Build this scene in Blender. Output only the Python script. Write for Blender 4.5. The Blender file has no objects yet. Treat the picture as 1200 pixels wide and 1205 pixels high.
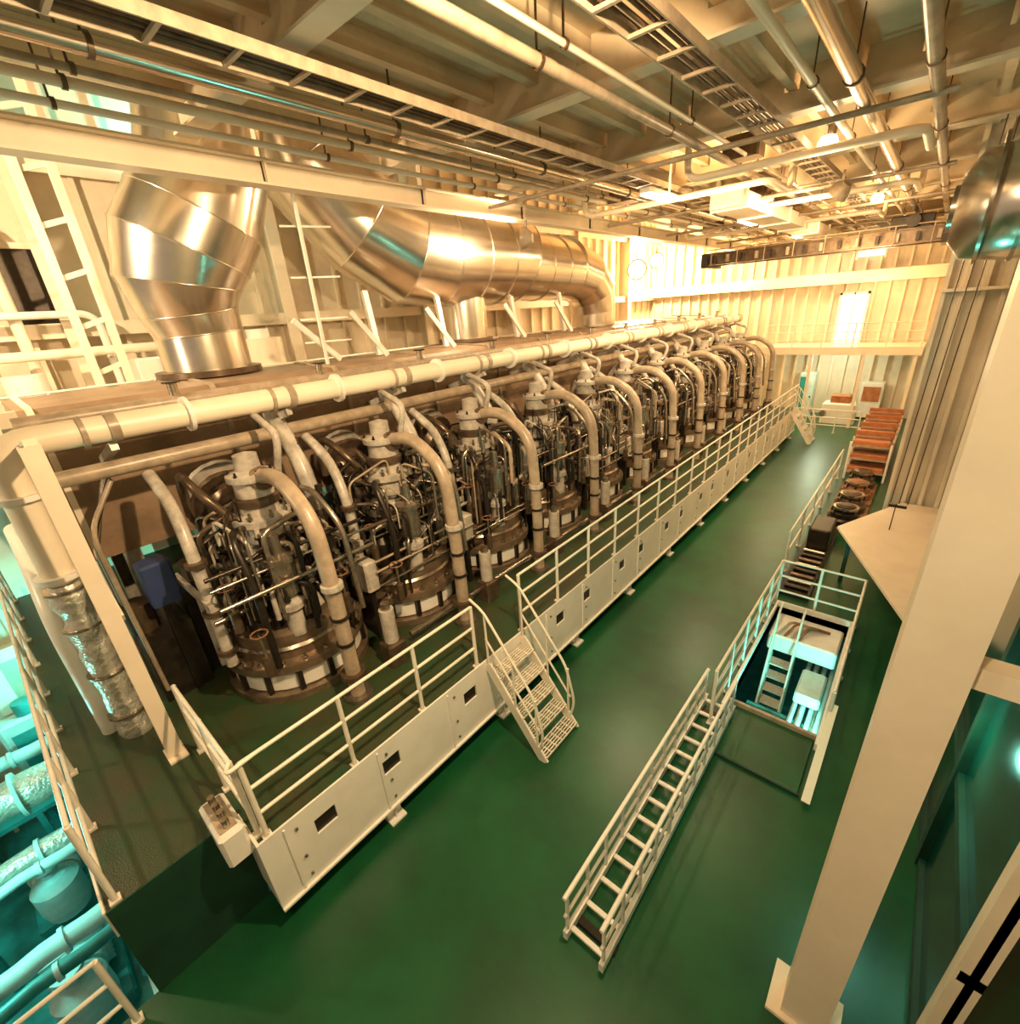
import bpy, math, random
from mathutils import Vector, Matrix
random.seed(7)
V = Vector
# ------------------------------------------------------------------ materials
def mat(name, col, rough=0.5, metal=0.0, var=0.25, scale=3.0, bump=0.0, bscale=30.0, dark=None, emit=None, estr=0.0, coat=0.0):
    m = bpy.data.materials.new(name); m.use_nodes = True
    nt = m.node_tree; b = nt.nodes['Principled BSDF']
    b.inputs['Roughness'].default_value = rough
    b.inputs['Metallic'].default_value = metal
    if coat: b.inputs['Coat Weight'].default_value = coat
    tc = nt.nodes.new('ShaderNodeTexCoord')
    n = nt.nodes.new('ShaderNodeTexNoise'); n.inputs['Scale'].default_value = scale
    n.inputs['Detail'].default_value = 6; n.inputs['Roughness'].default_value = 0.65
    nt.links.new(tc.outputs['Object'], n.inputs['Vector'])
    r = nt.nodes.new('ShaderNodeValToRGB')
    r.color_ramp.elements[0].position = 0.32; r.color_ramp.elements[1].position = 0.62
    d = dark if dark else tuple(c*(1-var) for c in col)
    r.color_ramp.elements[0].color = (*d, 1); r.color_ramp.elements[1].color = (*col, 1)
    nt.links.new(n.outputs['Fac'], r.inputs['Fac'])
    nt.links.new(r.outputs['Color'], b.inputs['Base Color'])
    if bump:
        n2 = nt.nodes.new('ShaderNodeTexNoise'); n2.inputs['Scale'].default_value = bscale
        nt.links.new(tc.outputs['Object'], n2.inputs['Vector'])
        bp = nt.nodes.new('ShaderNodeBump'); bp.inputs['Strength'].default_value = bump
        bp.inputs['Distance'].default_value = 0.03
        nt.links.new(n2.outputs['Fac'], bp.inputs['Height'])
        nt.links.new(bp.outputs['Normal'], b.inputs['Normal'])
    if emit:
        b.inputs['Emission Color'].default_value = (*emit, 1)
        b.inputs['Emission Strength'].default_value = estr
    return m
CREAM = mat('cream_paint', (0.84,0.71,0.54), 0.4, var=0.12, scale=1.2)
WALLM = mat('wall_paint', (0.82,0.70,0.53), 0.45, var=0.22, scale=0.7)
CEILM = mat('ceiling_paint', (0.84,0.68,0.46), 0.5, var=0.3, scale=0.8)
WHITE = mat('white_paint', (0.82,0.77,0.68), 0.35, var=0.10, scale=2.0)
ENGW = mat('engine_grey_paint', (0.54,0.48,0.40), 0.3, var=0.5, scale=5)
RAILM = mat('rail_paint', (0.80,0.73,0.60), 0.35, var=0.15, scale=4.0)
GREEN = mat('green_deck_paint', (0.006,0.082,0.024), 0.33, var=0.45, scale=0.9, bump=0.03, bscale=5)
GALM = mat('green_checker_plate', (0.02,0.055,0.018), 0.4, dark=(0.05,0.042,0.016), scale=1.3, bump=0.25, bscale=60)
DARKG = mat('dark_green_paint', (0.005,0.045,0.02), 0.6, var=0.4)
BROWN = mat('brown_cast_iron', (0.18,0.12,0.075), 0.32, metal=0.6, var=0.55, scale=6)
BRONZE = mat('bronze_cylinder_cover', (0.27,0.19,0.12), 0.3, metal=0.55, var=0.5, scale=4)
DARK = mat('dark_steel', (0.045,0.034,0.024), 0.33, metal=0.6, var=0.4, scale=8)
STEEL = mat('worn_steel', (0.46,0.39,0.31), 0.26, metal=0.9, var=0.4, scale=9)
DUCT = mat('stainless_cladding', (0.80,0.73,0.63), 0.23, metal=1.0, var=0.15, scale=1.5, bump=0.06, bscale=4)
LAG = mat('brown_lagging', (0.31,0.20,0.12), 0.45, var=0.4, scale=1.5, bump=0.2, bscale=12)
TANP = mat('tan_pipe', (0.43,0.33,0.23), 0.34, var=0.4, scale=5)
FOIL = mat('foil_lagging', (0.80,0.74,0.62), 0.32, metal=0.6, var=0.3, scale=9, bump=0.9, bscale=16)
TEAL = mat('teal_machine_paint', (0.03,0.30,0.28), 0.4, var=0.4)
PALE = mat('pale_machine_paint', (0.60,0.76,0.72), 0.4, var=0.25)
RED = mat('orange_paint', (0.50,0.17,0.055), 0.45, var=0.4, scale=5)
RUST = mat('rust_brown_paint', (0.28,0.12,0.055), 0.5, var=0.45, scale=5)
BLUE = mat('blue_paint', (0.03,0.05,0.14), 0.4)
GLASS = mat('dark_green_glass', (0.004,0.045,0.03), 0.12, var=0.3)
LAMPW = mat('lamp_glow_warm', (1,0.9,0.7), 0.4, emit=(1,0.78,0.45), estr=40)
GLOWC = mat('opening_glow_cool', (0.7,1,0.92), 0.4, emit=(0.7,1,0.9), estr=1.1)  # brightness put into the far door and window panels, not a lamp

# ------------------------------------------------------------------ mesh builder
class MB:
    def __init__(s): s.v=[]; s.f=[]; s.m=[]; s.sm=[]; s.mats=[]
    def add(s, vs, fs, mt, smooth=False):
        if mt not in s.mats: s.mats.append(mt)
        i=s.mats.index(mt); o=len(s.v)
        s.v += [tuple(v) for v in vs]
        for f in fs: s.f.append([a+o for a in f]); s.m.append(i); s.sm.append(smooth)
    def box(s,x0,x1,y0,y1,z0,z1,mt):
        vs=[(x,y,z) for z in (z0,z1) for y in (y0,y1) for x in (x0,x1)]
        s.add(vs,[(0,2,3,1),(4,5,7,6),(0,1,5,4),(2,6,7,3),(0,4,6,2),(1,3,7,5)],mt)
    def cbox(s,x0,x1,y0,y1,z0,z1,mt,c=0.03):
        def ring(i,z): 
            a,b,e,d=x0+i,x1-i,y0+i,y1-i; k=c
            return [(a+k,e,z),(b-k,e,z),(b,e+k,z),(b,d-k,z),(b-k,d,z),(a+k,d,z),(a,d-k,z),(a,e+k,z)]
        vs=ring(0,z0)+ring(0,z1-c)+ring(c,z1); fs=[tuple(range(7,-1,-1)),tuple(range(16,24))]
        for r in (0,8):
            for i in range(8): j=(i+1)%8; fs.append((r+i,r+j,r+8+j,r+8+i))
        s.add(vs,fs,mt)
    def prism(s,pts,z0,z1,mt):
        n=len(pts); vs=[(p[0],p[1],z0) for p in pts]+[(p[0],p[1],z1) for p in pts]
        fs=[tuple(range(n-1,-1,-1)),tuple(range(n,2*n))]+[(i,(i+1)%n,n+(i+1)%n,n+i) for i in range(n)]
        s.add(vs,fs,mt)
    def beam(s,p0,p1,w,h,mt,up=(0,0,1)):
        p0=V(p0);p1=V(p1);d=(p1-p0).normalized();u=V(up)
        if abs(d.dot(u))>0.98:u=V((0,1,0))
        a=d.cross(u).normalized()*w/2;b=a.cross(d).normalized()*h/2
        vs=[p+sa*a+sb*b for p in (p0,p1) for sb in (-1,1) for sa in (-1,1)]
        s.add(vs,[(0,1,3,2),(4,6,7,5),(0,4,5,1),(2,3,7,6),(0,2,6,4),(1,5,7,3)],mt)
    def ibeam(s,p0,p1,w,h,mt,t=0.03):
        p0=V(p0);p1=V(p1)
        s.beam(p0,p1,t,h,mt)
        for k in (-1,1):
            o=V((0,0,k*h/2)); s.beam(p0+o,p1+o,w,t,mt)
    def tube(s,pts,r,mt,seg=10,caps=True,smooth=True,mitre=False):
        pts=[V(p) for p in pts]; n=len(pts)
        rs=list(r) if isinstance(r,(list,tuple)) else [r]*n
        while len(rs)<n: rs.append(rs[-1])
        T=[]
        for i in range(n):
            a=(pts[i]-pts[i-1]).normalized() if i else None
            b=(pts[i+1]-pts[i]).normalized() if i<n-1 else None
            t=(a if b is None else b if a is None else (a+b))
            T.append(t.normalized() if t.length>1e-6 else V((0,0,1)))
        up=V((0,0,1)) if abs(T[0].z)<0.9 else V((1,0,0))
        N=(up-T[0]*up.dot(T[0])).normalized(); rings=[]
        for i in range(n):
            N=(N-T[i]*N.dot(T[i])).normalized(); B=T[i].cross(N)
            rings.append([pts[i]+(N*math.cos(2*math.pi*k/seg)+B*math.sin(2*math.pi*k/seg))*rs[i] for k in range(seg)])
        if mitre:
            for i in range(n-1):
                s.add(rings[i]+rings[i+1],[(k,(k+1)%seg,seg+(k+1)%seg,seg+k) for k in range(seg)],mt,True)
        else:
            fs=[]
            for i in range(n-1):
                for k in range(seg): fs.append((i*seg+k,i*seg+(k+1)%seg,(i+1)*seg+(k+1)%seg,(i+1)*seg+k))
            s.add([v for q in rings for v in q],fs,mt,smooth)
        if caps:
            s.add(rings[0],[tuple(range(seg-1,-1,-1))],mt); s.add(rings[-1],[tuple(range(seg))],mt)
    def cyl(s,p0,p1,r,mt,seg=12,r2=None): s.tube([p0,p1],[r,r if r2 is None else r2],mt,seg)
    def lathe(s,prof,c,mt,seg=20,flat=True):
        c=V(c)
        for i in range(len(prof)-1):
            (r0,z0),(r1,z1)=prof[i],prof[i+1]
            vs=[c+V((r*math.cos(2*math.pi*k/seg),r*math.sin(2*math.pi*k/seg),z)) for r,z in ((r0,z0),(r1,z1)) for k in range(seg)]
            s.add(vs,[(k,(k+1)%seg,seg+(k+1)%seg,seg+k) for k in range(seg)],mt,abs(z1-z0)>1e-4)
    def bolts(s,c,R,n,r,z0,z1,mt,off=0):
        for k in range(n):
            a=2*math.pi*(k+off)/n; x=c[0]+R*math.cos(a); y=c[1]+R*math.sin(a)
            s.cyl((x,y,z0),(x,y,z1),r*0.6,mt,6); s.cyl((x,y,z0),(x,y,z0+(z1-z0)*0.55),r,mt,6)
    def obj(s,name,parent=None,loc=None):
        me=bpy.data.meshes.new(name); me.from_pydata(s.v,[],s.f)
        for m in s.mats: me.materials.append(m)
        me.polygons.foreach_set('material_index',s.m); me.polygons.foreach_set('use_smooth',s.sm)
        me.update()
        o=bpy.data.objects.new(name,me); bpy.context.scene.collection.objects.link(o)
        if parent: o.parent=parent
        if loc: o.location=loc
        return o
def empty(name,loc=(0,0,0)):
    o=bpy.data.objects.new(name,None); bpy.context.scene.collection.objects.link(o); o.location=loc; return o
def inst(name,src,loc,parent=None,rz=0):
    o=bpy.data.objects.new(name,src.data); bpy.context.scene.collection.objects.link(o)
    o.location=loc; o.rotation_euler=(0,0,rz)
    if parent:o.parent=parent
    return o
def fillet(pts,r,n=6):
    pts=[V(p) for p in pts]; out=[pts[0]]
    for i in range(1,len(pts)-1):
        p=pts[i];a=pts[i-1]-p;b=pts[i+1]-p
        rr=min(r,a.length*0.49,b.length*0.49); A=p+a.normalized()*rr;B=p+b.normalized()*rr
        for k in range(n+1):
            t=k/n; out.append(A*(1-t)**2+p*2*t*(1-t)+B*t*t)
    out.append(pts[-1]); return out
def railing(mb,a,b,h=1.05,sp=1.0,rails=(1.05,0.7,0.35),r=0.022,mt=RAILM):
    a=V(a);b=V(b);L=(b-a).length;n=max(1,round(L/sp))
    for z in rails: mb.cyl(a+V((0,0,z*h/1.05)),b+V((0,0,z*h/1.05)),r,mt,8)
    for i in range(n+1):
        p=a.lerp(b,i/n); mb.cyl(p,p+V((0,0,h)),r*1.25,mt,8); mb.beam(p,p+V((0,0,0.03)),0.09,0.09,mt)

DZ=-1.3   # lower deck
LZ=-5.6   # bottom level
CZ=7.6    # ceiling
# ------------------------------------------------------------------ room shell
m=MB()
X0,X1=-4.6,3.0
m.box(X0,X1,-6,6.5,DZ-0.25,DZ,GREEN); m.box(X0,-1.35,6.5,9.8,DZ-0.25,DZ,GREEN)
m.box(-0.1,X1,6.5,9.8,DZ-0.25,DZ,GREEN); m.box(X0,X1,9.8,30,DZ-0.25,DZ,GREEN)
m.box(-14,X0,24.4,30,DZ-0.25,DZ,GREEN)
m.obj('floor')
m=MB(); m.box(-14,3,-6,30,LZ-0.2,LZ,TEAL); m.obj('floor_lower_level')
m=MB()
m.box(-14.2,-14,-6,30.2,LZ,13,WALLM)
for i in range(46):
    y=-5.6+i*0.78; m.box(-14,-13.86,y,y+0.03,LZ,13,WALLM); m.box(-13.87,-13.85,y-0.05,y+0.03,LZ,13,WALLM)
for z in (-1.2,2.2,5.0,7.9,10.6):
    m.box(-14,-13.55,-6,30,z,z+0.04,CREAM); m.box(-13.58,-13.54,-6,30,z-0.12,z+0.16,CREAM)
for y in (-1.5,2.0,6.6,11.4,16.2,21.0,26.0):
    m.box(-14,-13.4,y,y+0.05,LZ,13,CREAM); m.box(-13.43,-13.38,y-0.13,y+0.18,LZ,13,CREAM)
m.obj('wall_left')
m=MB()
m.box(-14.2,0.0,30,30.2,LZ,13,WALLM)
for i in range(26):
    x=-13.7+i*0.55; m.box(x,x+0.03,29.82,30,DZ,CZ,WALLM); m.box(x-0.05,x+0.05,29.80,29.83,DZ,CZ,WALLM)
m.box(-14,0,29.2,30,5.2,5.26,CREAM); m.box(-14,0,29.18,29.22,5.0,5.5,CREAM)
m.obj('wall_back')
m=MB()
m.box(-0.12,0.1,14,30.2,DZ,CZ,WALLM)
m.box(0.1,3.2,14,14.2,DZ,CZ,WALLM)
for i in range(8):
    x=-0.12+i*0.3; m.box(x,x+0.03,13.86,14,DZ,CZ,WALLM); m.box(x-0.0,x+0.08,13.84,13.87,DZ,CZ,WALLM)
m.box(-0.12,2,13.6,14,4.6,4.66,CREAM)
m.box(3.0,3.2,-6,14.0,LZ,CZ,WALLM)
m.obj('wall_right')
m=MB()
m.box(-8,3.2,-6,30.2,CZ,CZ+0.15,CEILM)
for i in range(15):
    x=-7.5+i*0.75; m.box(x,x+0.025,-6,30,CZ-0.2,CZ,CEILM); m.box(x-0.06,x+0.06,-6,30,CZ-0.22,CZ-0.2,CEILM)
m.obj('ceiling')
m=MB()
for y in (-3,0,3,6,9,12,15,18,21,24,27):
    m.box(-7.8,2.98,y,y+0.03,CZ-0.48,CZ-0.225,CEILM); m.box(-7.8,2.98,y-0.12,y+0.15,CZ-0.51,CZ-0.48,CREAM)
    for i in range(14): x=-7.14+i*0.75; m.box(x-0.28,x+0.28,y,y+0.03,CZ-0.225,CZ,CEILM)
m.obj('ceiling_beam')
m=MB()
m.box(-8.1,-8,-6,30,CZ,13,WALLM)
for i in range(40):
    y=-5.6+i*0.9; m.box(-8.25,-8.1,y,y+0.03,CZ,13,WALLM)
m.obj('wall_casing')
m=MB()
m.box(-14.2,-8,-6,30.2,13,13.2,CEILM)
for i in range(12):
    y=-5+i*3; m.box(-14,-8,y,y+0.05,12.5,13,CREAM)
m.obj('ceiling_casing')
m=MB()
m.ibeam((-8.0,-6,6.88),(-8.0,30,6.88),0.30,0.30,CREAM)
for y in range(-5,30,3):
    m.box(-8.06,-7.94,y,y+0.03,6.74,7.6,CREAM); m.box(-8.14,-7.86,y+0.0,y+0.03,6.74,7.02,CREAM)
m.obj('crane_runway_girder')
m=MB()
for x,z,r,mt in ((-7.2,7.0,0.04,WHITE),(-6.6,7.0,0.05,CREAM),(-6.2,6.98,0.035,TANP),(-5.6,6.95,0.08,DUCT),(-3.4,6.95,0.06,TANP),(-3.1,6.98,0.03,CREAM),(-1.7,7.0,0.05,CREAM),(-1.3,6.95,0.09,DUCT),(-0.6,6.9,0.07,TANP)):
    m.cyl((x,-6,z),(x,29.7,z),r,mt,10)
    for i in range(12): m.beam((x,-4.4+i*3,z),(x,-4.4+i*3,CZ-0.05),0.015,0.02,BROWN); m.cyl((x,-4.4+i*3,z),(x,-4.36+i*3,z),r+0.015,BROWN,10)
for x in (-5.0,-2.4):
    m.box(x-0.2,x-0.18,-6,29.7,6.9,7.0,TANP); m.box(x+0.18,x+0.2,-6,29.7,6.9,7.0,TANP)
    for i in range(60): m.box(x-0.18,x+0.18,-5.8+i*0.59,-5.76+i*0.59,6.9,6.93,TANP)
    for k in (-0.1,-0.03,0.06,0.12): m.cyl((x+k,-6,6.95),(x+k,29.7,6.95),0.02,BROWN,6)
for y in (8,13,17,22,26):
    m.cyl((-7.8,y+0.7,6.85),(-0.4,y+0.7,6.85),0.04,TANP,8)
for y,xa,xb in ((11.2,-7,-3),(14.3,-5,-1),(18.6,-7.5,-2),(24.6,-6,-1),(9.8,-4,-0.7)):
    m.tube(fillet([(xa,y,7.5),(xa,y,6.75),(xb,y,6.75),(xb,y+1.6,6.75),(xb,y+1.6,7.5)],0.25),0.06,CREAM,10)
    m.cbox(xa+0.5,xa+1.1,y+0.2,y+0.6,6.95,7.3,BROWN)
m.cbox(-4.5,-3.8,12.4,29.5,6.6,6.92,CREAM,0.02)
for i in range(9): m.box(-4.54,-3.76,12.6+i*2,12.66+i*2,6.56,6.96,WHITE)
m.obj('overhead_piping')
# ------------------------------------------------------------------ gallery
m=MB()
m.box(-13.35,-4.1,0.45,24.4,-0.04,0,GALM)
m.box(-13.35,-4.6,-0.7,0.45,-0.04,0,GALM)
def fascia(y0,y1,x=-4.1,t=0.025,zt=0.06,zb=-0.98):
    hz0,hz1=-0.42,-0.2; y=y0; holes=[]
    while y+2.3<y1+0.01:
        holes.append((y+0.55,y+0.8)); holes.append((y+1.45,y+1.7)); y+=2.3
    m.box(x,x+t,y0,y1,hz1,zt,WHITE); m.box(x,x+t,y0,y1,zb,hz0,WHITE)
    c=y0
    for a,b in holes: m.box(x,x+t,c,a,hz0,hz1,WHITE); c=b
    m.box(x,x+t,c,y1,hz0,hz1,WHITE)
    for a,b in holes: m.box(x-0.01,x,a-0.02,b+0.02,hz0-0.02,hz1+0.02,DARK)
    m.box(x-0.12,x+0.06,y0,y1,zb-0.03,zb,WHITE)
    for i in range(int((y1-y0)/1.15)+1):
        yy=y0+0.25+i*1.15
        m.box(x+t,x+t+0.02,yy,yy+0.02,zb,zt-0.05,WHITE)
        for zz in (-0.1,-0.55,-0.85): m.cyl((x+t,yy+0.12,zz),(x+t+0.02,yy+0.12,zz),0.018,STEEL,6)
fascia(0.42,24.4)
m.box(-4.6,-4.1,0.42,0.45,-0.98,0.06,WHITE); m.box(-13.35,-4.6,-0.72,-0.7,-0.3,0.06,WHITE); m.box(-4.6,-4.58,-0.7,0.42,-1.3,0.06,DARKG)
for i in range(11):
    y=1.9+i*2.2; m.box(-4.3,-4.1,y,y+0.03,DZ,-0.98,WHITE); m.box(-4.35,-4.05,y-0.1,y+0.13,DZ,DZ+0.03,WHITE); m.box(-4.22,-4.16,y-0.09,y+0.12,DZ,-0.98,WHITE)
m.box(-4.62,-4.12,24.36,24.4,-1.3,0,WHITE)
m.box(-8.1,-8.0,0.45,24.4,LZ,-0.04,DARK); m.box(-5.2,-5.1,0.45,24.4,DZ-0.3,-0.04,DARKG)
m.obj('engine_gallery')
m=MB()
railing(m,(-4.15,0.55,0),(-4.15,3.65,0),sp=1.03)
railing(m,(-4.15,4.7,0),(-4.15,24.2,0),sp=1.05)
m.obj('gallery_railing')
m=MB(); 
railing(m,(-4.25,0.5,0),(-5.9,0.5,0),sp=0.9)
m.tube(fillet([(-4.25,0.5,1.05),(-4.12,0.42,1.05),(-4.15,0.7,1.05)],0.1),0.022,RAILM,8)
m.obj('gallery_railing.001')
m=MB(); railing(m,(-4.7,-0.62,0),(-13.2,-0.62,0),sp=1.1,rails=(1.05,0.7,0.35),r=0.022); railing(m,(-4.5,-0.9,DZ),(-4.5,-5.8,DZ),sp=1.2)
m.obj('walkway_railing')
m=MB()
m.cbox(-4.8,-4.2,0.18,0.42,-0.1,0.3,WHITE); m.box(-4.73,-4.27,0.22,0.38,0.3,0.32,TANP)
for k in range(4): m.cyl((-4.67+k*0.12,0.3,0.3),(-4.67+k*0.12,0.3,0.42),0.035,STEEL,10)
m.obj('junction_box')
# ------------------------------------------------------------------ stairs
def stair(name,top,bot,w_dir,width,n,rail=True):
    m=MB(); top=V(top);bot=V(bot);w=V(w_dir)*width
    for k in (0,1): m.beam(top+w*k,bot+w*k,0.035,0.16,RAILM)
    run=(bot-top); hor=V((run.x,run.y,0)).normalized()
    for i in range(n):
        p=top+run*((i+0.6)/n)
        for j in range(6):
            q=p+hor*(-0.11+j*0.045); m.beam(q,q+w,0.014,0.03,RAILM)
        for j in range(7):
            q=p+w*(j/6)-hor*0.11; m.beam(q,q+hor*0.23,0.01,0.028,RAILM)
    if rail:
        for k in (0,1):
            o=w*k; u=V((0,0,0.95))
            pts=[top+o-hor*0.25+V((0,0,1.05)),top+o+u,bot+o+u-run.normalized()*0.25,bot+o+V((0,0,0.5)),bot+o-run*0.1]
            m.tube(fillet(pts,0.18),0.02,RAILM,8)
            m.tube([top+o+u*0.5,bot+o+u*0.5-run*0.08],0.016,RAILM,8)
            for t in (0.02,0.5,0.88): m.cyl(top+run*t+o,top+run*t+o+u,0.018,RAILM,8)
    return m.obj(name)
stair('gallery_stair',(-4.05,3.78,0.0),(-3.05,3.78,DZ),(0,1,0),0.8,5)
stair('gallery_stair.001',(-4.05,23.2,0.0),(-3.2,23.2,DZ),(0,1,0),0.8,5)
# ------------------------------------------------------------------ engine
E=empty('marine_diesel_engine')
def unit(seed):
    m=MB()
    rnd=random.Random(seed)
    m.lathe([(0.0,0.0),(1.02,0.0),(1.02,0.1),(0.9,0.12),(0.9,0.42),(1.0,0.44),(1.0,0.56),(0.84,0.58)],(0,0,0),BRONZE,36)
    m.lathe([(0.93,0.14),(0.93,0.4)],(0,0,0),WHITE,28)
    for k in range(14):
        a=2*math.pi*k/14; c,s_=math.cos(a),math.sin(a)
        m.beam((0.95*c,0.95*s_,0.12),(0.95*c,0.95*s_,0.42),0.07,0.07,DARK)
    m.bolts((0,0),0.92,20,0.04,0.56,0.64,STEEL)
    m.lathe([(0.84,0.56),(0.84,0.95),(0.74,1.02),(0.62,1.02)],(0,0,0),BRONZE,32)
    m.lathe([(0.85,0.7),(0.88,0.74),(0.85,0.78)],(0,0,0),STEEL,28)
    m.bolts((0,0),0.68,10,0.08,0.98,1.42,DARK)
    m.lathe([(0.62,1.02),(0.5,1.12),(0.5,1.3),(0.36,1.42),(0.33,1.75),(0.46,1.78),(0.46,1.9),(0.36,1.93)],(0,0,0),ENGW,20)
    m.lathe([(0.36,1.93),(0.3,2.0),(0.3,2.35),(0.38,2.37),(0.38,2.46),(0.25,2.5),(0.24,2.95),(0.3,2.97),(0.3,3.05),(0.16,3.1),(0.15,3.3),(0.0,3.34)],(0,0,0),ENGW,18)
    m.lathe([(0.31,2.05),(0.34,2.08),(0.31,2.12)],(0,0,0),DARK,18); m.lathe([(0.25,2.6),(0.29,2.63),(0.29,2.72),(0.25,2.75)],(0,0,0),BROWN,18)
    m.bolts((0,0),0.40,8,0.04,1.88,2.06,STEEL); m.bolts((0,0),0.33,8,0.03,2.44,2.58,STEEL); m.bolts((0,0),0.26,6,0.025,3.03,3.12,DARK)
    m.tube(fillet([(0,0,1.5),(-0.5,0,1.6),(-0.95,0,2.3),(-1.6,0,2.6)],0.4),0.34,BROWN,16)
    m.cyl((-1.2,0,2.42),(-1.27,0,2.45),0.48,BROWN,18); m.cyl((-1.42,0,2.52),(-1.5,0,2.55),0.5,ENGW,18)
    m.cyl((-0.42,0,1.55),(-0.5,0,1.6),0.44,ENGW,18)
    m.box(-1.5,-0.85,-1.05,1.05,0,1.25,DARK); m.cbox(-1.35,-0.9,-0.9,-0.2,1.25,1.7,BROWN); m.cbox(-1.35,-0.9,0.2,0.9,1.25,1.55,ENGW)
    m.box(-0.7,0.6,1.0,1.1,0,0.75,DARK)
    m.tube(fillet([(0.12,0.05,3.0),(0.75,0.05,3.12),(1.42,0.05,2.7),(1.5,0.05,1.6),(1.5,0.05,0.0)],0.8,10),0.10,TANP,14)
    m.cyl((0.18,0.05,2.98),(0.26,0.05,3.0),0.16,BROWN,14); m.cyl((1.5,0.05,0.35),(1.5,0.05,0.43),0.17,BROWN,14)
    m.cyl((1.5,0.05,1.75),(1.5,0.05,1.82),0.14,ENGW,14); m.cyl((1.5,0.05,0.0),(1.5,0.05,0.06),0.2,STEEL,14)
    for z in (0.9,1.3): m.cyl((1.5,0.05,z),(1.5,0.05,z+0.04),0.12,DARK,14)
    m.tube(fillet([(0.35,-1.0,0.7),(0.35,-1.0,2.3),(0.0,-0.95,2.9),(-0.6,-0.95,3.2)],0.35),0.075,ENGW,12)
    for z in (0.9,1.5,2.2): m.cyl((0.35,-1.0,z),(0.35,-1.0,z+0.06),0.125,BROWN,12)
    m.tube(fillet([(-0.2,0.85,0.9),(-0.2,0.85,2.7),(-0.7,0.85,3.4),(-0.95,0.85,3.6)],0.4),0.12,ENGW,12)
    for z in (1.3,2.1): m.cyl((-0.2,0.85,z),(-0.2,0.85,z+0.08),0.2,BROWN,12)
    m.tube(fillet([(0.2,-0.35,2.4),(0.5,-0.6,2.5),(0.8,-0.6,1.9),(0.8,-0.6,0.6)],0.3),0.05,DARK,10)
    m.tube(fillet([(0.2,0.3,2.7),(0.5,0.5,2.8),(1.0,0.6,2.3),(1.1,0.6,1.0)],0.3),0.04,STEEL,10)
    m.tube(fillet([(-0.1,-0.3,2.4),(-0.2,-0.6,2.9),(-0.9,-0.6,3.1),(-0.95,-0.6,2.4)],0.3),0.06,BROWN,10)
    m.lathe([(0.0,1.55),(0.16,1.55),(0.16,2.0),(0.2,2.02),(0.2,2.1),(0.08,2.14),(0.07,2.4),(0,2.42)],(0.72,-0.2,0),STEEL,14)
    m.lathe([(0.12,0.9),(0.12,1.3),(0.17,1.32),(0.17,1.4),(0.1,1.45),(0.1,1.55)],(0.72,-0.2,0),ENGW,14)
    m.lathe([(0.0,1.0),(0.17,1.0),(0.17,1.5),(0.11,1.6),(0.09,1.95),(0.13,1.97),(0.13,2.05),(0,2.08)],(0.45,0.55,0),STEEL,12)
    m.lathe([(0.0,1.0),(0.15,1.0),(0.15,1.45),(0.09,1.55),(0.07,1.85),(0,1.9)],(0.35,-0.55,0),DARK,12)
    m.lathe([(0.0,1.0),(0.15,1.0),(0.15,1.45),(0.09,1.55),(0.07,1.85),(0,1.9)],(-0.5,-0.5,0),STEEL,12)
    m.lathe([(0.0,1.0),(0.12,1.0),(0.12,1.7),(0.16,1.72),(0.16,1.8),(0,1.84)],(-0.5,0.55,0),BROWN,12)
    m.cbox(1.2,1.5,0.65,0.95,0,0.4,BROWN); m.cyl((1.35,0.8,0.4),(1.35,0.8,0.95),0.11,ENGW,12); m.cyl((1.35,0.8,0.95),(1.35,0.8,1.05),0.07,STEEL,12)
    m.cbox(0.5,0.8,0.9,1.12,0.95,1.45,ENGW); m.beam((0.65,1.02,0),(0.65,1.02,0.95),0.08,0.08,DARK)
    m.beam((0.1,-1.05,0.6),(0.1,-1.05,1.7),0.06,0.06,ENGW); m.beam((0.6,-1.05,1.7),(-0.8,-1.05,1.7),0.06,0.08,ENGW)
    cols=(STEEL,DARK,TANP,ENGW,STEEL,DARK,BROWN,DARK)
    for k in range(70):
        a=rnd.uniform(0,2*math.pi); r0=rnd.uniform(0.32,0.7); z0=rnd.uniform(0.95,2.6)
        a2=a+rnd.uniform(-1.0,1.0); r1=rnd.uniform(0.72,1.0); z1=rnd.uniform(0.85,2.0)
        p=V((r0*math.cos(a),r0*math.sin(a),z0)); q=V((r1*math.cos(a2),r1*math.sin(a2),z1))
        pts=[p,p+V((0,0,rnd.uniform(0.1,0.4))),V((q.x,q.y,max(p.z,q.z)+rnd.uniform(0.05,0.25))),q]
        m.tube(fillet(pts,0.12,4),rnd.choice((0.012,0.018,0.026,0.038)),rnd.choice(cols),6)
    for k in range(40):
        y=rnd.uniform(-0.95,0.95); z=rnd.uniform(0.9,2.6); x=rnd.uniform(-0.8,0.85)
        if x*x+y*y<0.2 or x*x+y*y>1.0: continue
        mt=rnd.choice((STEEL,DARK,STEEL,BROWN,ENGW,DARK)); r=rnd.uniform(0.035,0.085)
        m.cyl((x,y,z),(x,y,z+rnd.uniform(0.1,0.25)),r,mt,10); m.cyl((x,y,z+0.04),(x+0.14,y,z+0.04),r*0.5,STEEL,8)
        m.cyl((x,y,z-0.03),(x,y,z),r*1.35,DARK,10); m.cyl((x,y,0.55),(x,y,z),0.018,DARK,6)
    for k in range(7):
        x=rnd.uniform(0.2,0.95); z=rnd.uniform(0.9,2.2)
        m.cyl((x,-1.05,z),(x,1.05,z),rnd.choice((0.02,0.03)),rnd.choice(cols),8)
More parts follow.
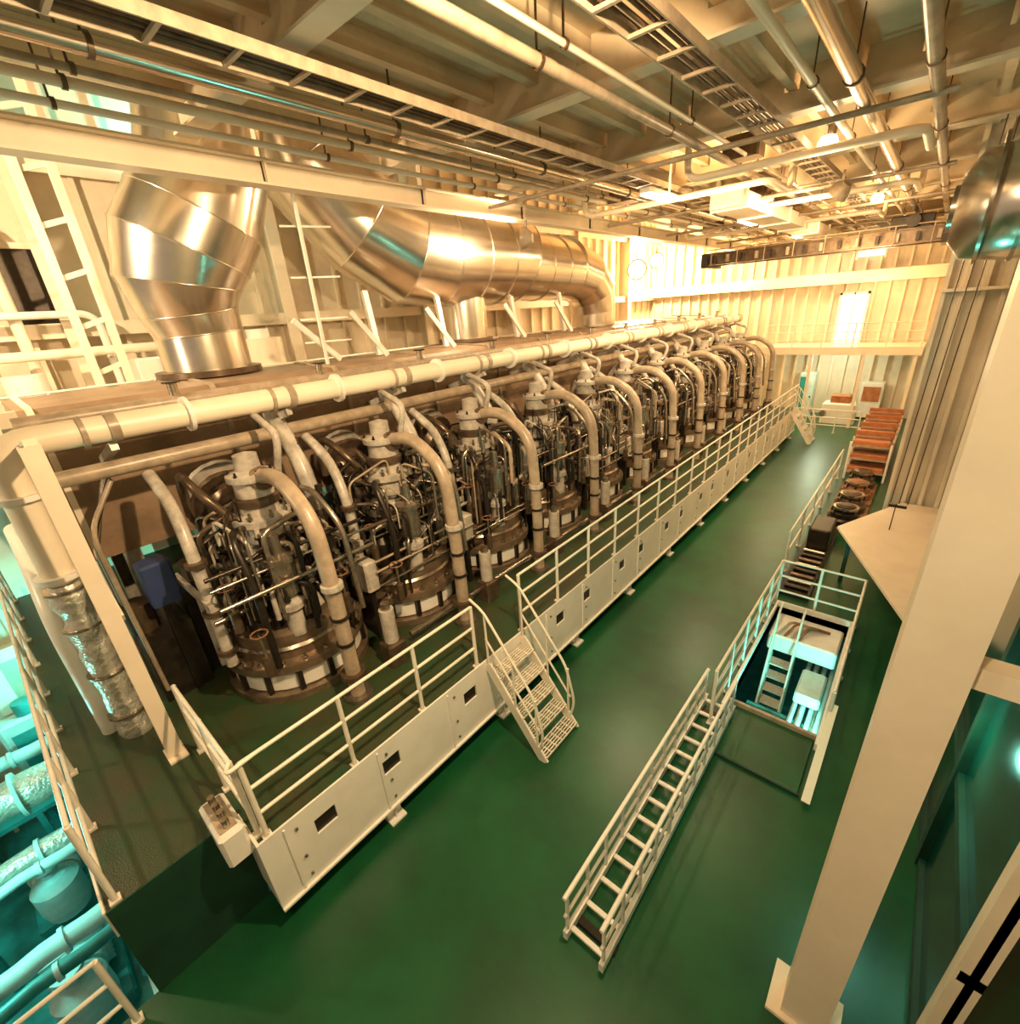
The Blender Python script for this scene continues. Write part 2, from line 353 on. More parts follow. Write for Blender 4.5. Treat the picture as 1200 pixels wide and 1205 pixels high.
    for (x,y,z) in ((0.95,-0.75,1.3),(0.95,0.45,1.6),(0.6,-0.85,1.9)):
        m.tube([(x+0.1*math.cos(t*math.pi/6),y+0.1*math.sin(t*math.pi/6),z) for t in range(13)],0.012,RUST,6,caps=False)
        m.beam((x-0.1,y,z),(x+0.1,y,z),0.015,0.015,DARK); m.cyl((x,y,z-0.5),(x,y,z),0.02,STEEL,8); m.cyl((x,y,z-0.65),(x,y,z-0.35),0.06,BROWN,10)
    return m
PITCH=2.1; EX=-6.6
srcs=[]
for i in range(11):
    if i<3: srcs.append(unit(3+i).obj('cylinder_unit',E,(EX,2.2+PITCH*i,0)))
    else: inst('cylinder_unit',srcs[i%3],(EX,2.2+PITCH*i,0),E)
m=MB()
prof=[(-8.15,2.0),(-8.15,3.7),(-8.5,4.05),(-9.9,4.1),(-10.25,3.75),(-10.25,2.0)]
n=len(prof)
vs=[(x,y,z) for y in (0.4,23.9) for x,z in prof]
m.add(vs,[(i,(i+1)%n,n+(i+1)%n,n+i) for i in range(n)]+[tuple(range(n-1,-1,-1)),tuple(range(n,2*n))],LAG)
for i in range(12):
    y=0.5+i*2.12
    q=[(x+(0.03 if x>-9 else -0.03),z+(0.03 if z>3 else 0)) for x,z in prof]
    vs=[(x,yy,z) for yy in (y,y+0.07) for x,z in q]
    m.add(vs,[(k,(k+1)%n,n+(k+1)%n,n+k) for k in range(n)]+[tuple(range(n-1,-1,-1)),tuple(range(n,2*n))],CREAM if i==0 else TANP)
m.box(-10.3,-7.95,0.38,0.4,3.7,3.78,CREAM)
for i in range(12):
    y=0.9+i*2.1
    m.beam((-8.25,y,0),(-8.25,y,2.0),0.15,0.2,ENGW); m.beam((-10.1,y,0),(-10.1,y,2.0),0.15,0.2,ENGW)
m.obj('exhaust_receiver',E)
m=MB()
m.tube(fillet([(-7.0,0.08,2.3),(-7.0,0.08,3.87),(-7.0,24.2,3.87)],0.3),0.15,CREAM,16)
for z in (2.35,3.3): m.cyl((-7,0.08,z),(-7,0.08,z+0.06),0.22,WHITE,16)
for i in range(23):
    y=0.75+i*1.05; m.cyl((-7,y,3.87),(-7,y+0.05,3.87),0.215 if i%2 else 0.175,WHITE if i%2 else TANP,16)
for i in range(12):
    y=1.0+i*2.1; m.beam((-7.0,y,3.66),(-8.2,y,3.3),0.08,0.1,ENGW); m.cyl((-7,y,3.87),(-7,y+0.1,3.87),0.17,TANP,16)
m.cyl((-7.55,0.3,3.98),(-7.55,24,3.98),0.09,TANP,12)
m.cyl((-7.8,0.3,3.75),(-7.8,24,3.75),0.07,ENGW,12)
m.cyl((-7.3,0.4,3.35),(-7.3,24,3.35),0.10,TANP,12)
m.cyl((-5.35,3.4,0.2),(-5.35,24,0.2),0.05,STEEL,10)
for i in range(11):
    y=2.2+2.1*i
    m.tube(fillet([(-6.6,y+0.35,2.9),(-6.4,y+0.4,3.5),(-7.0,y+0.4,3.7)],0.2),0.05,ENGW,10)
    m.cyl((-7.55,y-0.3,4.0),(-7.55,y-0.3,4.22),0.06,STEEL,8); m.cyl((-7.55,y-0.3,4.22),(-7.55,y-0.3,4.24),0.11,DARK,10)
    m.tube(fillet([(-7.3,y+0.9,3.35),(-7.0,y+0.9,3.1),(-6.9,y+0.9,2.2),(-6.5,y+0.7,1.6)],0.3),0.07,DARK,10)
m.obj('longitudinal_pipes',E)
m=MB()
m.beam((-6.06,0.28,0),(-6.06,0.28,3.95),0.015,0.16,CREAM); m.beam((-6.18,0.28,0),(-6.18,0.28,3.95),0.015,0.16,CREAM)
m.box(-6.18,-6.06,0.27,0.29,0,3.95,CREAM); m.box(-6.28,-5.96,0.18,0.38,0,0.03,CREAM)
m.beam((-6.1,0.3,3.95),(-8.1,0.3,3.6),0.1,0.12,CREAM)
m.beam((-8.0,0.3,0),(-8.0,0.3,4.1),0.18,0.18,CREAM); m.beam((-6.1,0.35,2.0),(-8.0,0.35,3.2),0.07,0.1,CREAM)
m.beam((-8.0,0.3,2.2),(-10.2,0.3,2.2),0.1,0.14,CREAM); m.beam((-10.2,0.3,0),(-10.2,0.3,4.1),0.2,0.2,CREAM)
m.box(-10.0,-8.2,0.5,0.56,0,2.0,ENGW)
m.cbox(-7.4,-7.05,0.75,1.1,1.5,2.1,BLUE); m.beam((-7.2,0.9,0),(-7.2,0.9,1.5),0.08,0.08,DARK)
m.box(-7.9,-7.2,0.5,1.1,0,1.1,DARK); m.cyl((-7.5,0.6,1.1),(-7.5,0.6,1.5),0.2,BROWN,16)
for k in range(6): m.tube(fillet([(-7.8+k*0.12,0.55,0.2),(-7.8+k*0.12,0.5,2.2+0.1*k),(-7.9+k*0.1,0.9,3.2)],0.2),0.03,(STEEL,DARK,TANP)[k%3],8)
m.obj('front_frame',E)
m=MB()
zz=[i*0.12 for i in range(20)]
m.tube([(-7.0+0.02*math.sin(i*2.3),0.08+0.015*math.cos(i*1.7),z) for i,z in enumerate(zz)],[0.17+0.025*math.sin(i*1.9) for i in range(20)],FOIL,14)
m.tube(fillet([(-7.3,-0.15,0),(-7.3,-0.15,1.7),(-8.2,-0.1,2.3),(-9,-0.1,2.5)],0.4),0.10,WHITE,14)
for z in (0.35,1.0,1.7,2.2): m.cyl((-7.0,0.08,z),(-7.0,0.08,z+0.03),0.21,STEEL,14)
m.obj('lagged_riser',E)
# ------------------------------------------------------------------ ducts
def duct(pts,rs):
    m=MB(); m.tube(pts,rs,DUCT,40,mitre=True)
    P=[V(p) for p in pts]
    for i in range(len(P)-1):
        d=(P[i+1]-P[i]); L=d.length; d.normalize()
        k=max(1,int(L/0.9))
        for j in range(1,k):
            c=P[i]+d*(L*j/k); r=rs[i]+(rs[i+1]-rs[i])*j/k
            m.tube([c-d*0.02,c-d*0.012,c+d*0.012,c+d*0.02],[r*0.99,r+0.014,r+0.014,r*0.99],DUCT,40,caps=False)
    for i in range(1,len(P)-1):
        t=((P[i]-P[i-1]).normalized()+(P[i+1]-P[i]).normalized()).normalized()
        c=P[i]; r=rs[i]; m.tube([c-t*0.02,c-t*0.01,c+t*0.01,c+t*0.02],[r*0.98,r+0.012,r+0.012,r*0.98],DUCT,40,caps=False)
    return m
m=duct([(-10,3.2,4.1),(-10,3.2,4.8),(-9.98,3.15,5.15),(-9.93,3.12,5.6),(-9.85,3.3,6.1),(-9.7,3.6,6.6),(-9.6,3.85,7.2),(-9.55,4.05,8.2),(-9.55,4.1,12.9)],
  [0.70,0.70,0.76,0.92,1.0,0.97,0.92,0.88,0.88])
m.cyl((-10,3.2,4.1),(-10,3.2,4.2),0.85,BROWN,32)
m.obj('exhaust_uptake_duct')
m=duct([(-10.9,5.6,12.9),(-10.8,5.7,9.2),(-10.5,6.2,7.8),(-10.25,7.1,6.8),(-10.05,8.0,6.3),(-10,8.9,6.2),(-10,11.9,6.15),(-10,12.0,6.1)],
  [1.0,1.0,1.02,1.12,1.18,1.18,1.15,1.0])
m.tube([(-10,11.9,6.05),(-10,12.0,6.05),(-10,14.8,5.95),(-10,15.8,5.75),(-10,16.4,5.25),(-10,16.55,4.6),(-10,16.55,4.1)],[0.95,0.95,0.92,0.9,0.88,0.82,0.8],DUCT,36,mitre=True)
m.cyl((-10,9.8,4.1),(-10,9.8,5.2),0.62,DUCT,32); m.cyl((-10,9.8,4.1),(-10,9.8,4.2),0.75,BROWN,32)
for y in (12.9,13.8,14.7): m.cyl((-10,y,6.0),(-10,y+0.03,6.0),0.955,DUCT,36)
m.obj('exhaust_manifold_duct')
m=MB()
for y in (6.4,8.4,11.2,13.6):
    m.beam((-9.3,y,4.1),(-9.5,y,5.4),0.09,0.12,WHITE); m.beam((-9.0,y,4.1),(-9.2,y-0.6,5.0),0.07,0.1,WHITE)
m.beam((-8.9,5.2,4.15),(-8.9,4.4,4.9),0.07,0.1,WHITE)
for z in (4.5,4.9,5.6,6.4): m.beam((-9.0,4.6,z),(-8.7,5.4,z),0.03,0.03,WHITE)
m.beam((-8.7,4.8,4.1),(-8.7,4.8,7.2),0.05,0.05,WHITE)
m.obj('duct_support_frame')
m=MB(); m.box(-13.35,-10.9,-0.7,24,2.9,3.0,CREAM)
m.box(-10.98,-10.9,-0.7,24,2.7,3.05,CREAM)
for y in (0.5,6,12,18,23.5): m.beam((-11.2,y,0),(-11.2,y,2.9),0.15,0.15,CREAM)
railing(m,(-11.0,-0.5,3.0),(-11.0,23.8,3.0),sp=1.5)
m.obj('upper_platform')
m=MB()
for y in (1.75,2.2): m.beam((-11.15,y,3.0),(-11.15,y,11.5),0.1,0.12,CREAM)
for k in range(11): m.beam((-11.15,1.75,3.5+k*0.75),(-11.15,2.2,3.5+k*0.75+0.15),0.04,0.08,CREAM)
m.obj('ladder_post')
m=MB()
m.tube(fillet([(-13.2,-1.5,6.9),(-13.2,1.2,6.9),(-13.2,1.2,3.05)],0.4),0.1,CREAM,12)
m.tube(fillet([(-13.0,-1.5,5.3),(-13.0,2.4,5.3),(-13.0,2.4,3.05)],0.3),0.07,WHITE,12)
m.tube([(-13.2,-1.5,8.1),(-13.2,20,8.1)],0.14,CREAM,12)
m.tube(fillet([(-12.6,-0.4,3.05),(-12.6,-0.4,4.6),(-12.6,4.0,4.6),(-12.6,4.0,3.05)],0.3),0.09,CREAM,12)
m.obj('service_piping')
m=MB()
m.cbox(-12.9,-12.0,0.2,1.6,3.01,3.8,CREAM); m.cyl((-12.4,0.9,3.8),(-12.4,0.9,4.3),0.3,WHITE,20); m.cbox(-12.8,-12.2,2.6,3.4,3.01,4.4,WHITE)
m.cyl((-12.4,5.2,3.01),(-12.4,5.2,4.6),0.5,CREAM,24); m.cyl((-12.4,5.2,4.6),(-12.4,5.2,4.8),0.25,WHITE,24)
m.obj('auxiliary_tank')
m=MB(); m.box(-13.84,-13.8,1.3,2.0,5.15,6.5,DARK); 
for a in ((1.22,1.3,5.1,6.6),(2.0,2.08,5.1,6.6),(1.22,2.08,6.5,6.6),(1.22,2.08,5.05,5.15)): m.box(-13.84,-13.7,a[0],a[1],a[2],a[3],CREAM)
m.obj('door_1')
# ------------------------------------------------------------------ lower level machinery
m=MB()
for x,z,r,mt in ((-11.4,-3.0,0.34,FOIL),(-12.6,-3.0,0.14,PALE),(-10.3,-3.6,0.2,FOIL),(-9.6,-3.3,0.09,PALE),(-8.4,-3.8,0.16,PALE),(-7.4,-3.2,0.1,TEAL)):
    pts=[(x+0.015*math.sin(i*2.1),-5.8+i*0.27,z+0.015*math.cos(i*1.3)) for i in range(30)]
    m.tube(pts,[r*(1+(0.07*math.sin(i*1.7) if mt is FOIL else 0)) for i in range(30)],mt,16)
    for i in range(5): m.cyl((x,-5+i*1.6,z),(x,-4.94+i*1.6,z),r*1.3,PALE,16)
for y in (-4.8,-2.8,-1.0): 
    m.beam((-13,y,-3.9),(-6.5,y,-3.9),0.1,0.14,PALE)
    for x in (-12.9,-9.9,-6.6): m.beam((x,y,LZ),(x,y,-3.85),0.12,0.12,TEAL)
m.obj('lower_pipework')
def pump(name,x,y,z,s=1.0,c=PALE):
    m=MB()
    m.cbox(-0.7,0.7,-0.45,0.45,0,0.22,TEAL)
    m.cyl((-0.55,0,0.62),(0.2,0,0.62),0.32,c,20); m.cyl((0.2,0,0.62),(0.45,0,0.62),0.14,STEEL,12); m.cyl((-0.62,0,0.62),(-0.55,0,0.62),0.26,TEAL,20)
    m.lathe([(0,0.22),(0.3,0.22),(0.33,0.4),(0.33,0.9),(0.2,1.05),(0.12,1.1),(0.12,1.3),(0.2,1.3),(0.2,1.36),(0,1.36)],(0.55,0,0),c,18)
    for k in range(6): m.box(-0.5+k*0.1,-0.48+k*0.1,-0.36,0.36,0.3,0.96,c)
    o=m.obj(name); o.location=(x,y,z); o.scale=(s,s,s); return o
pump('circulating_pump',-8.8,-1.9,LZ,1.1); pump('circulating_pump',-11.2,-1.9,LZ,1.1); pump('circulating_pump',-8.8,-3.8,LZ,1.1)
pump('circulating_pump',-0.8,9.0,LZ,1.1)
m=MB()
m.box(-13.3,-12.0,-5.5,8,-4.1,-4.0,TEAL)
for y in (-3.6,-1.8,0.2):
    m.cbox(-13.3,-12.9,y,y+1.2,-4.0,-2.4,PALE,0.06); m.box(-12.9,-12.87,y+0.15,y+0.9,-3.6,-2.7,TEAL); m.cyl((-13.12,y+0.5,-2.4),(-13.12,y+0.5,-2.1),0.16,TEAL,14)
    m.tube(fillet([(-12.9,y+1.05,-3.2),(-12.3,y+1.05,-3.2),(-12.3,y+1.05,-2.0),(-13.2,y+1.05,-2.0)],0.2),0.06,PALE,10)
    for x in (-13.2,-12.1): m.beam((x,y,LZ),(x,y,-4.1),0.1,0.1,TEAL)
m.obj('heat_exchanger')
m=MB(); m.cbox(-1.3,-0.2,6.9,7.8,LZ,LZ+1.9,PALE); m.cyl((-0.75,7.35,LZ+1.9),(-0.75,7.35,LZ+2.5),0.32,PALE,20); m.cyl((-0.75,7.35,LZ+2.5),(-0.75,7.35,LZ+2.6),0.4,TEAL,20)
for k in range(4): m.tube(fillet([(-1.2+k*0.28,7.0,LZ+1.9),(-1.2+k*0.28,7.0,LZ+2.6),(-1.2+k*0.28,6.3,LZ+3.0)],0.2),0.045,PALE,8)
for k in range(5): m.cyl((-1.3,6.9+k*0.25,LZ+3.2),(0.0,6.9+k*0.25,LZ+3.2),0.04,PALE if k%2 else TEAL,8)
for k in range(4): m.cyl((-0.55+k*0.13,5.8,LZ+3.5),(-0.55+k*0.13,10,LZ+3.5),0.04,PALE,8)
m.obj('purifier_unit')
# ------------------------------------------------------------------ stairwell opening
m=MB()
railing(m,(-1.42,5.9,DZ),(-1.42,9.85,DZ),sp=0.8,rails=(1.05,0.7,0.35))
railing(m,(-0.03,6.4,DZ),(-0.03,9.85,DZ),sp=0.8)
railing(m,(-1.42,9.87,DZ),(-0.03,9.87,DZ),sp=0.7)
m.box(-1.39,-1.35,6.3,9.8,DZ-0.25,DZ+0.12,WHITE); m.box(-0.1,-0.06,6.3,9.8,DZ-0.25,DZ+0.12,WHITE); m.box(-1.39,-0.06,9.8,9.84,DZ-0.25,DZ+0.12,WHITE)
m.beam((-0.0,6.5,DZ+0.75),(-0.02,5.3,DZ+0.06),0.10,0.06,CREAM)
m.obj('stairwell_railing')
stair('stairwell_stair',(-1.2,9.0,DZ-0.6),(-1.2,7.9,-4.4),(1,0,0),0.4,10)
m=MB(); m.cbox(-1.3,-0.15,8.9,9.75,DZ-0.45,DZ-0.1,WHITE)
for k in range(4): m.tube(fillet([(-1.15+k*0.12,8.95,DZ-0.1),(-1.0+k*0.1,9.3,DZ+0.05),(-0.6+k*0.08,9.5,DZ-0.08)],0.1),0.025,RUST if k%2 else TANP,8)
m.cbox(-0.6,-0.2,8.0,8.8,DZ-0.75,DZ-0.55,PALE)
for k in range(5): m.cyl((-0.55+k*0.08,7.0,DZ-1.0),(-0.55+k*0.08,8.8,DZ-0.8),0.022,(RUST,TANP,STEEL)[k%3],8)
m.obj('stair_landing')
m=MB(); m.cbox(-1.3,-0.12,5.4,6.45,DZ+0.002,DZ+0.05,GREEN,0.01); m.box(-1.33,-0.1,6.45,6.5,DZ,DZ+0.12,TANP); m.box(-1.33,-0.1,5.37,5.4,DZ,DZ+0.05,DARKG)
m.obj('hatch_cover')
m=MB()
for x in (-1.62,-1.2):
    m.beam((x,2.2,DZ+0.12),(x,6.3,DZ+0.12),0.05,0.12,WHITE); m.cyl((x,2.2,DZ+0.75),(x,6.2,DZ+0.75),0.025,WHITE,8); m.cyl((x,2.2,DZ+0.45),(x,6.2,DZ+0.45),0.018,WHITE,8)
    for i in range(11): m.cyl((x,2.25+i*0.39,DZ+0.1),(x,2.25+i*0.39,DZ+0.75),0.02,WHITE,8)
for i in range(14): m.beam((-1.62,2.3+i*0.3,DZ+0.13),(-1.2,2.3+i*0.3,DZ+0.13),0.05,0.03,WHITE)
for y in (2.4,6.0): m.box(-1.66,-1.16,y,y+0.08,DZ,DZ+0.08,DARK)
m.obj('stowed_gangway')
# ------------------------------------------------------------------ right side
m=MB()
m.box(0.21,0.24,3.0,3.3,DZ,CZ-0.52,CREAM); m.box(0.51,0.54,3.0,3.3,DZ,CZ-0.52,CREAM); m.box(0.24,0.51,3.0,3.04,DZ,CZ-0.52,CREAM)
m.box(0.1,0.65,2.95,3.4,DZ,DZ+0.04,CREAM)
m.obj('steel_pillar')
m=MB(); m.beam((0.54,3.15,2.8),(3.0,3.15,2.8),0.14,0.14,CREAM); m.obj('cross_beam')
m=MB()
m.box(1.15,1.2,3.3,9.5,DZ,3.2,GLASS)
for z in (DZ,0.1,3.2): m.box(1.1,1.24,3.3,9.5,z,z+0.12,DARKG)
for y in (3.3,5.3,7.3,9.4): m.box(1.08,1.24,y,y+0.12,DZ,3.3,CREAM if y==3.3 else DARKG)
m.obj('window_1')
m=MB()
tp=[(0.62,8.2),(1.05,9.0),(1.1,13.8),(0.2,13.8),(-0.78,11.6)]
m.prism(tp,-0.05,0,CREAM)
for (x,y) in ((0.6,8.6),(0.95,9.3),(0.95,13.4),(0.25,13.4),(-0.5,11.6)): m.beam((x,y,DZ),(x,y,-0.05),0.08,0.08,DARKG)
m.obj('workbench')
m=MB()
for k in range(3):
    x=0.02+k*0.14; m.cyl((x+0.1,11.9,CZ-0.5),(x-0.02,12.0,0.6),0.010,BROWN,6)
m.beam((-0.02,11.95,0.55),(0.28,11.95,0.55),0.05,0.05,DARK)
m.cyl((0.1,11.95,0.6),(0.1,11.95,0.0),0.01,DARK,6)
m.obj('hoist_cables')
m=MB()
m.tube([(-0.12,7.0,5.45),(0.0,7.0,5.45),(0.3,7.0,5.45),(0.6,7.0,5.5),(1.6,7.0,5.5),(2.9,7.0,5.5)],[0.3,0.46,0.5,0.52,0.52,0.52],DUCT,32)
for x in (0.1,0.35,0.75,1.1,1.6): m.cyl((x,7.0,5.48),(x+0.03,7.0,5.48),0.54,STEEL,32)
m.cyl((-0.05,7.0,5.45),(-0.16,7.0,5.45),0.2,STEEL,24)
for x in (0.6,1.5): m.beam((x,7.0,6.0),(x,7.0,CZ-0.25),0.04,0.06,BROWN)
m.obj('silencer')
def cover(name,x,y,c,s=1):
    m=MB(); m.box(-0.5,0.5,-0.5,0.5,0,0.1,RUST)
    m.lathe([(0.42,0.1),(0.44,0.3),(0.38,0.36),(0.38,0.5),(0.26,0.55),(0.26,0.7),(0.16,0.75),(0,0.75)],(0,0,0),c,20)
    m.bolts((0,0),0.34,8,0.04,0.45,0.62,DARK)
    m.lathe([(0.2,0.62),(0.33,0.62),(0.33,0.68),(0.2,0.68)],(0,0,0),STEEL,16)
    o=m.obj(name); o.location=(x,y,DZ); o.scale=(s,s,s); return o
for i in range(4): cover('spare_cylinder_cover',-0.9,14.8+i*1.15,(DARK,BROWN,RUST,BROWN)[i],0.9)
def rack(name,y,h=1.3):
    m=MB()
    for x in (-0.55,0.55):
        for yy in (-0.4,0.4): m.beam((x,yy,0),(x,yy,h),0.06,0.06,WHITE)
    for z in (0.25,0.7,1.15):
        m.box(-0.57,0.57,-0.42,0.42,z,z+0.05,TANP)
        m.cbox(-0.5,0.5,-0.35,-0.02,z+0.05,z+0.2,RED,0.03); m.cbox(-0.5,0.5,0.05,0.38,z+0.05,z+0.26,RUST,0.03); m.cyl((-0.5,0.0,z+0.12),(0.5,0.0,z+0.12),0.04,STEEL,8)
    m.beam((-0.55,0.42,h+0.1),(0.55,0.42,h+0.1),0.05,0.25,RED)
    o=m.obj(name); o.location=(-0.9,y,DZ)
for y in (19.6,21.0,22.4,23.8): rack('spare_parts_rack',y)
# far end
m=MB()
m.box(-6.5,-0.3,26.8,29.75,2.2,2.3,CREAM); m.box(-6.5,-0.3,26.76,26.8,2.02,2.36,CREAM)
for x in (-6.3,-4.3,-2.3,-0.5): m.beam((x,26.9,DZ),(x,26.9,2.2),0.12,0.12,CREAM)
railing(m,(-6.4,26.85,2.3),(-0.4,26.85,2.3),sp=1.2)
m.obj('far_balcony')
m=MB(); m.box(-3.9,-2.9,29.74,29.78,2.32,4.5,GLOWC)  # door panel made to glow for its bright look
for a in ((-4.0,-3.9),(-2.9,-2.8),(-3.43,-3.37)): m.box(a[0],a[1],29.6,29.78,2.32,4.6,WHITE)
m.box(-4.0,-2.8,29.6,29.78,4.5,4.6,WHITE)
m.obj('door_2')
m=MB(); m.box(-3.6,-2.6,29.74,29.78,6.1,6.9,GLOWC)
for a in ((-3.68,-3.6),(-2.6,-2.52)): m.box(a[0],a[1],29.65,29.78,6.0,7.0,WHITE)
m.obj('window_2')
m=MB(); m.cbox(-3.6,-2.2,27.6,28.4,DZ,DZ+1.0,WHITE,0.08); m.cbox(-3.3,-2.5,27.7,28.3,DZ+1.0,DZ+1.35,RED); m.cyl((-3.5,27.6,DZ+0.5),(-3.5,27.4,DZ+0.5),0.15,STEEL,12)
m.obj('oil_tank')
m=MB(); m.cbox(-5.0,-4.3,29.0,29.75,DZ,DZ+2.2,PALE); m.box(-4.95,-4.67,28.97,29.0,DZ+0.2,DZ+2.0,TEAL); m.cyl((-4.4,28.95,DZ+1),(-4.4,29.0,DZ+1),0.04,DARK,8)
m.obj('electrical_cabinet')
m=MB(); m.cbox(-2.3,-1.4,29.1,29.75,DZ+0.1,DZ+1.8,WHITE); m.box(-2.2,-1.5,29.07,29.1,DZ+0.9,DZ+1.6,RED); m.box(-2.25,-1.45,29.15,29.7,DZ,DZ+0.1,DARK)
m.obj('electrical_cabinet.001')
m=MB(); railing(m,(-4.5,25.6,DZ),(-1.8,25.6,DZ),sp=0.9); m.obj('deck_railing')
m=MB(); railing(m,(-1.6,11.4,DZ),(-1.6,19,DZ),sp=1.4,rails=(1.05,0.5)); m.obj('deck_railing.001')
m=MB()
m.box(-1.5,-0.9,10.3,14.0,DZ,DZ+0.12,DARK)
for i in range(12): m.cyl((-1.4,10.5+i*0.28,DZ+0.16),(-0.95,10.5+i*0.28,DZ+0.16),0.05,(DARK,STEEL,BROWN)[i%3],8)
m.cbox(-1.4,-0.95,12.6,13.6,DZ+0.12,DZ+0.7,DARK)
m.obj('tool_pallet')
m=MB()
m.ibeam((-7.8,21.5,6.2),(-0.3,21.5,6.2),0.3,0.40,BROWN); m.ibeam((-7.8,22.6,6.2),(-0.3,22.6,6.2),0.3,0.40,BROWN)
for x in (-7.7,-0.4): m.box(x-0.12,x+0.12,21.2,22.9,5.9,6.4,DARK)
m.cbox(-1.9,-0.8,21.5,22.6,6.42,6.8,DARK); m.cyl((-1.7,22.05,6.6),(-1.0,22.05,6.6),0.2,STEEL,16); m.cyl((-1.3,21.4,6.6),(-1.3,21.1,6.6),0.18,DARK,14)
for i in range(14): m.box(-7.4+i*0.52,-7.3+i*0.52,21.2,21.35,6.05,6.3,TANP if i%2 else DARK)
for i in range(8): m.cyl((-7.4+i*0.95,21.12,5.95),(-7.4+i*0.95,21.12,6.5),0.018,TANP,6)
m.cyl((-7.6,21.12,6.5),(-0.5,21.12,6.5),0.02,TANP,6)
m.obj('overhead_crane')

# ------------------------------------------------------------------ lights
def lamp(name,kind,loc,energy,col,size=0.3,target=None,spot=None,blend=0.5,sy=None):
    l=bpy.data.lights.new(name,kind); l.energy=energy*(1.22 if col[0]>0.5 else 1); l.color=col
    if kind=='AREA':
        l.size=size
        if sy: l.shape='RECTANGLE'; l.size_y=sy
    else: l.shadow_soft_size=size
    if kind=='SPOT': l.spot_size=math.radians(spot or 90); l.spot_blend=blend
    o=bpy.data.objects.new(name,l); bpy.context.scene.collection.objects.link(o); o.location=loc
    if target: o.rotation_euler=(V(target)-V(loc)).to_track_quat('-Z','Y').to_euler()
    return o
W=(1.0,0.70,0.39); W2=(1.0,0.76,0.46); WH=(1.0,0.66,0.30); T=(0.18,1.0,0.85)
def flood(loc,tgt,e,col=W,name='floodlight',s=1.0):
    loc=V(loc); d=(V(tgt)-loc).normalized()
    m=MB(); m.tube([loc-d*0.25*s,loc-d*0.1*s,loc],[0.1*s,0.2*s,0.22*s],TANP,20); m.cyl(loc,loc+d*0.01,0.18*s,LAMPW,20)
    m.beam(loc-d*0.1,loc-d*0.1+V((0,0,0.35*s)),0.04,0.04,TANP)
    m.obj(name); lamp('floodlight_lamp','SPOT',loc+d*0.05,e,col,0.10,tgt,150,0.6)
flood((-12.0,24.0,6.3),(-4,12,4),1900,W2,s=2.2); flood((-11.0,24.0,6.6),(-4,12,4),300,W2,s=1.6)
lamp('far_glow','POINT',(-12.8,26.5,6.3),2400,WH,0.3)
lamp('far_glow','POINT',(-8.6,27.5,6.0),400,WH,0.3)
flood((-1.2,2.5,6.7),(-9,5,2),1800,W)
flood((-2.2,13.3,6.6),(-8,16,1),1200,W)
flood((-7.6,9.5,6.3),(-13,7,6.5),1200,W2)  # added flood, brightens the left wall
flood((-8.8,-1.5,7.2),(-13.5,4,5.5),1800,W2)  # added flood, lifts the casing wall at upper left
flood((-0.9,-1.2,6.7),(-0.2,6,1),600,W2)  # added frontal fill behind the camera, lightens the pillar
flood((-8.5,-3.2,4.6),(-5.6,1.0,0),350,W2)
lamp('ceiling_wash','SPOT',(-4,10,5.9),650,WH,0.3,(-4,16,8),150,0.8)  # added uplight without fixture, brightens the ceiling
lamp('ceiling_wash','SPOT',(-3,19,5.6),600,WH,0.3,(-3,24,8),150,0.8)  # second added uplight, for the far ceiling
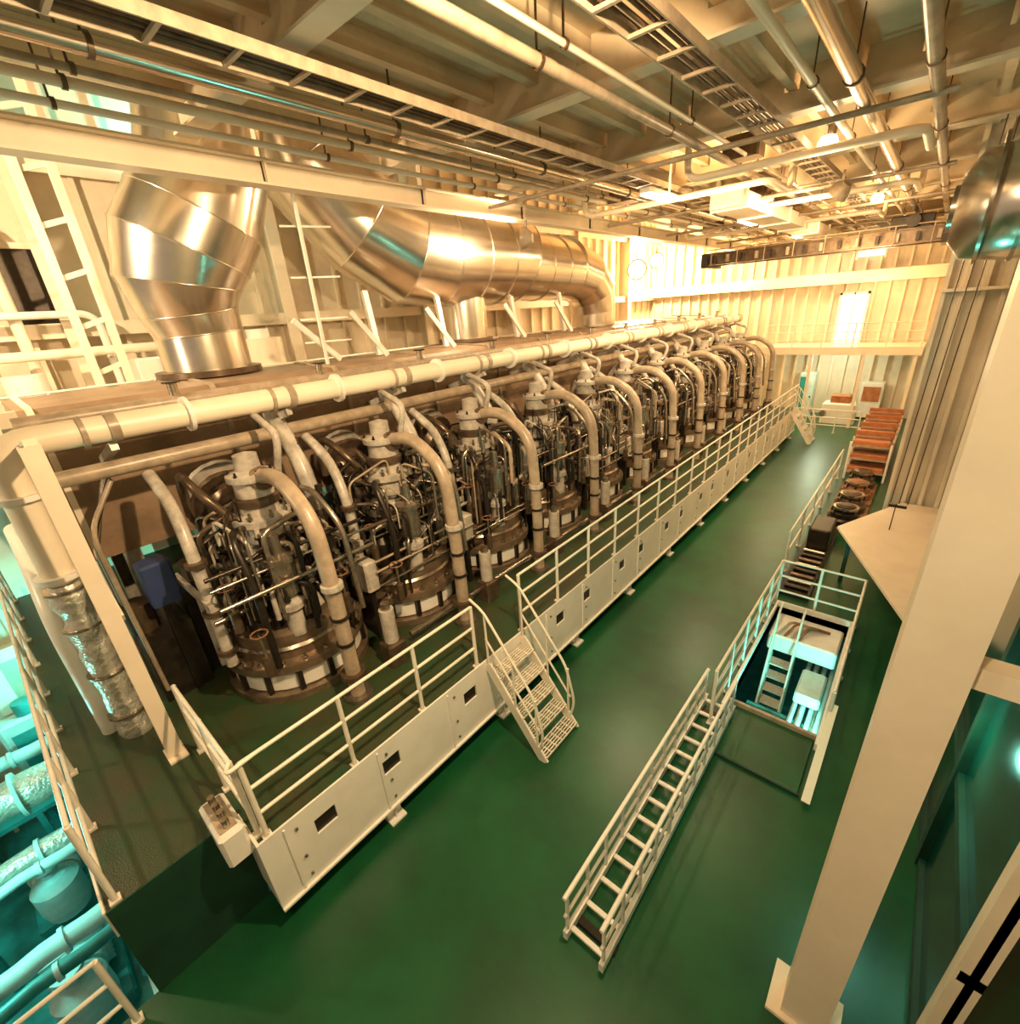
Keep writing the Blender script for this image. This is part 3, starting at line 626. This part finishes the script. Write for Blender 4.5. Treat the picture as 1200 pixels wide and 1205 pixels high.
for y in (10.5,16.5,23,27.5):
    m=MB(); m.cbox(-4.95,-4.7,y-0.65,y+0.65,6.72,6.82,WHITE); m.box(-4.93,-4.72,y-0.6,y+0.6,6.69,6.72,LAMPW)
    m.beam((-4.62,y,6.77),(-4.62,y,CZ),0.03,0.03,WHITE); m.beam((-4.62,y,6.77),(-4.75,y,6.77),0.03,0.03,WHITE); m.obj('ceiling_light')
    lamp('tube_lamp','AREA',(-4.82,y,6.66),110,W2,0.3,(-4.82,y+0.001,0),sy=1.2)
for y in (10,17):
    lamp('bulkhead_lamp','POINT',(-1.9,y,6.5),90,W,0.3)
    m=MB(); m.lathe([(0,0),(0.12,0.03),(0.14,0.12),(0.1,0.2),(0,0.22)],(-1.9,y,6.75),LAMPW,14); m.cyl((-1.9,y,6.97),(-1.9,y,CZ),0.03,BROWN,8); m.obj('bulkhead_light')
lamp('far_deck_lamp','POINT',(-2.5,27.8,4.7),130,WH,0.3)
lamp('far_under_lamp','POINT',(-3.5,28.0,1.8),110,(0.85,1,0.75),0.3)
lamp('casing_cool_fill','POINT',(-12.8,4.6,8.8),120,T,0.2)  # added teal fill for colour variation in the casing, no fixture
lamp('floor_cool_fill','POINT',(0.75,5.0,0.9),40,(0.3,1.0,0.75),0.2)  # added fill hidden by the pillar, brightens the green deck
lamp('lower_lamp_a','POINT',(-9,-3.0,-1.6),430,T,0.3)
lamp('lower_lamp_b','POINT',(-12.3,-0.4,-1.4),240,T,0.3)
lamp('lower_lamp_c','POINT',(-0.2,7.0,-2.0),320,T,0.2)
w=bpy.data.worlds.new('w'); bpy.context.scene.world=w; w.use_nodes=True
w.node_tree.nodes['Background'].inputs[0].default_value=(1.0,0.74,0.48,1); w.node_tree.nodes['Background'].inputs[1].default_value=0.36
# ------------------------------------------------------------------ camera
f=550.0
Y=V((520,272,-f)).normalized(); Z=-V((90,-1278,-f)); Z=(Z-Y*Z.dot(Y)).normalized(); X=Y.cross(Z)
R=Matrix((X,Y,Z)).to_4x4()
cam=bpy.data.cameras.new('camera'); cam.sensor_fit='HORIZONTAL'; cam.sensor_width=36; cam.lens=f/1200*36; cam.clip_start=0.05
co=bpy.data.objects.new('camera',cam); bpy.context.scene.collection.objects.link(co)
co.matrix_world=Matrix.Translation((0,0,4.8))@R
bpy.context.scene.camera=co
bpy.context.scene.view_settings.view_transform='Standard'
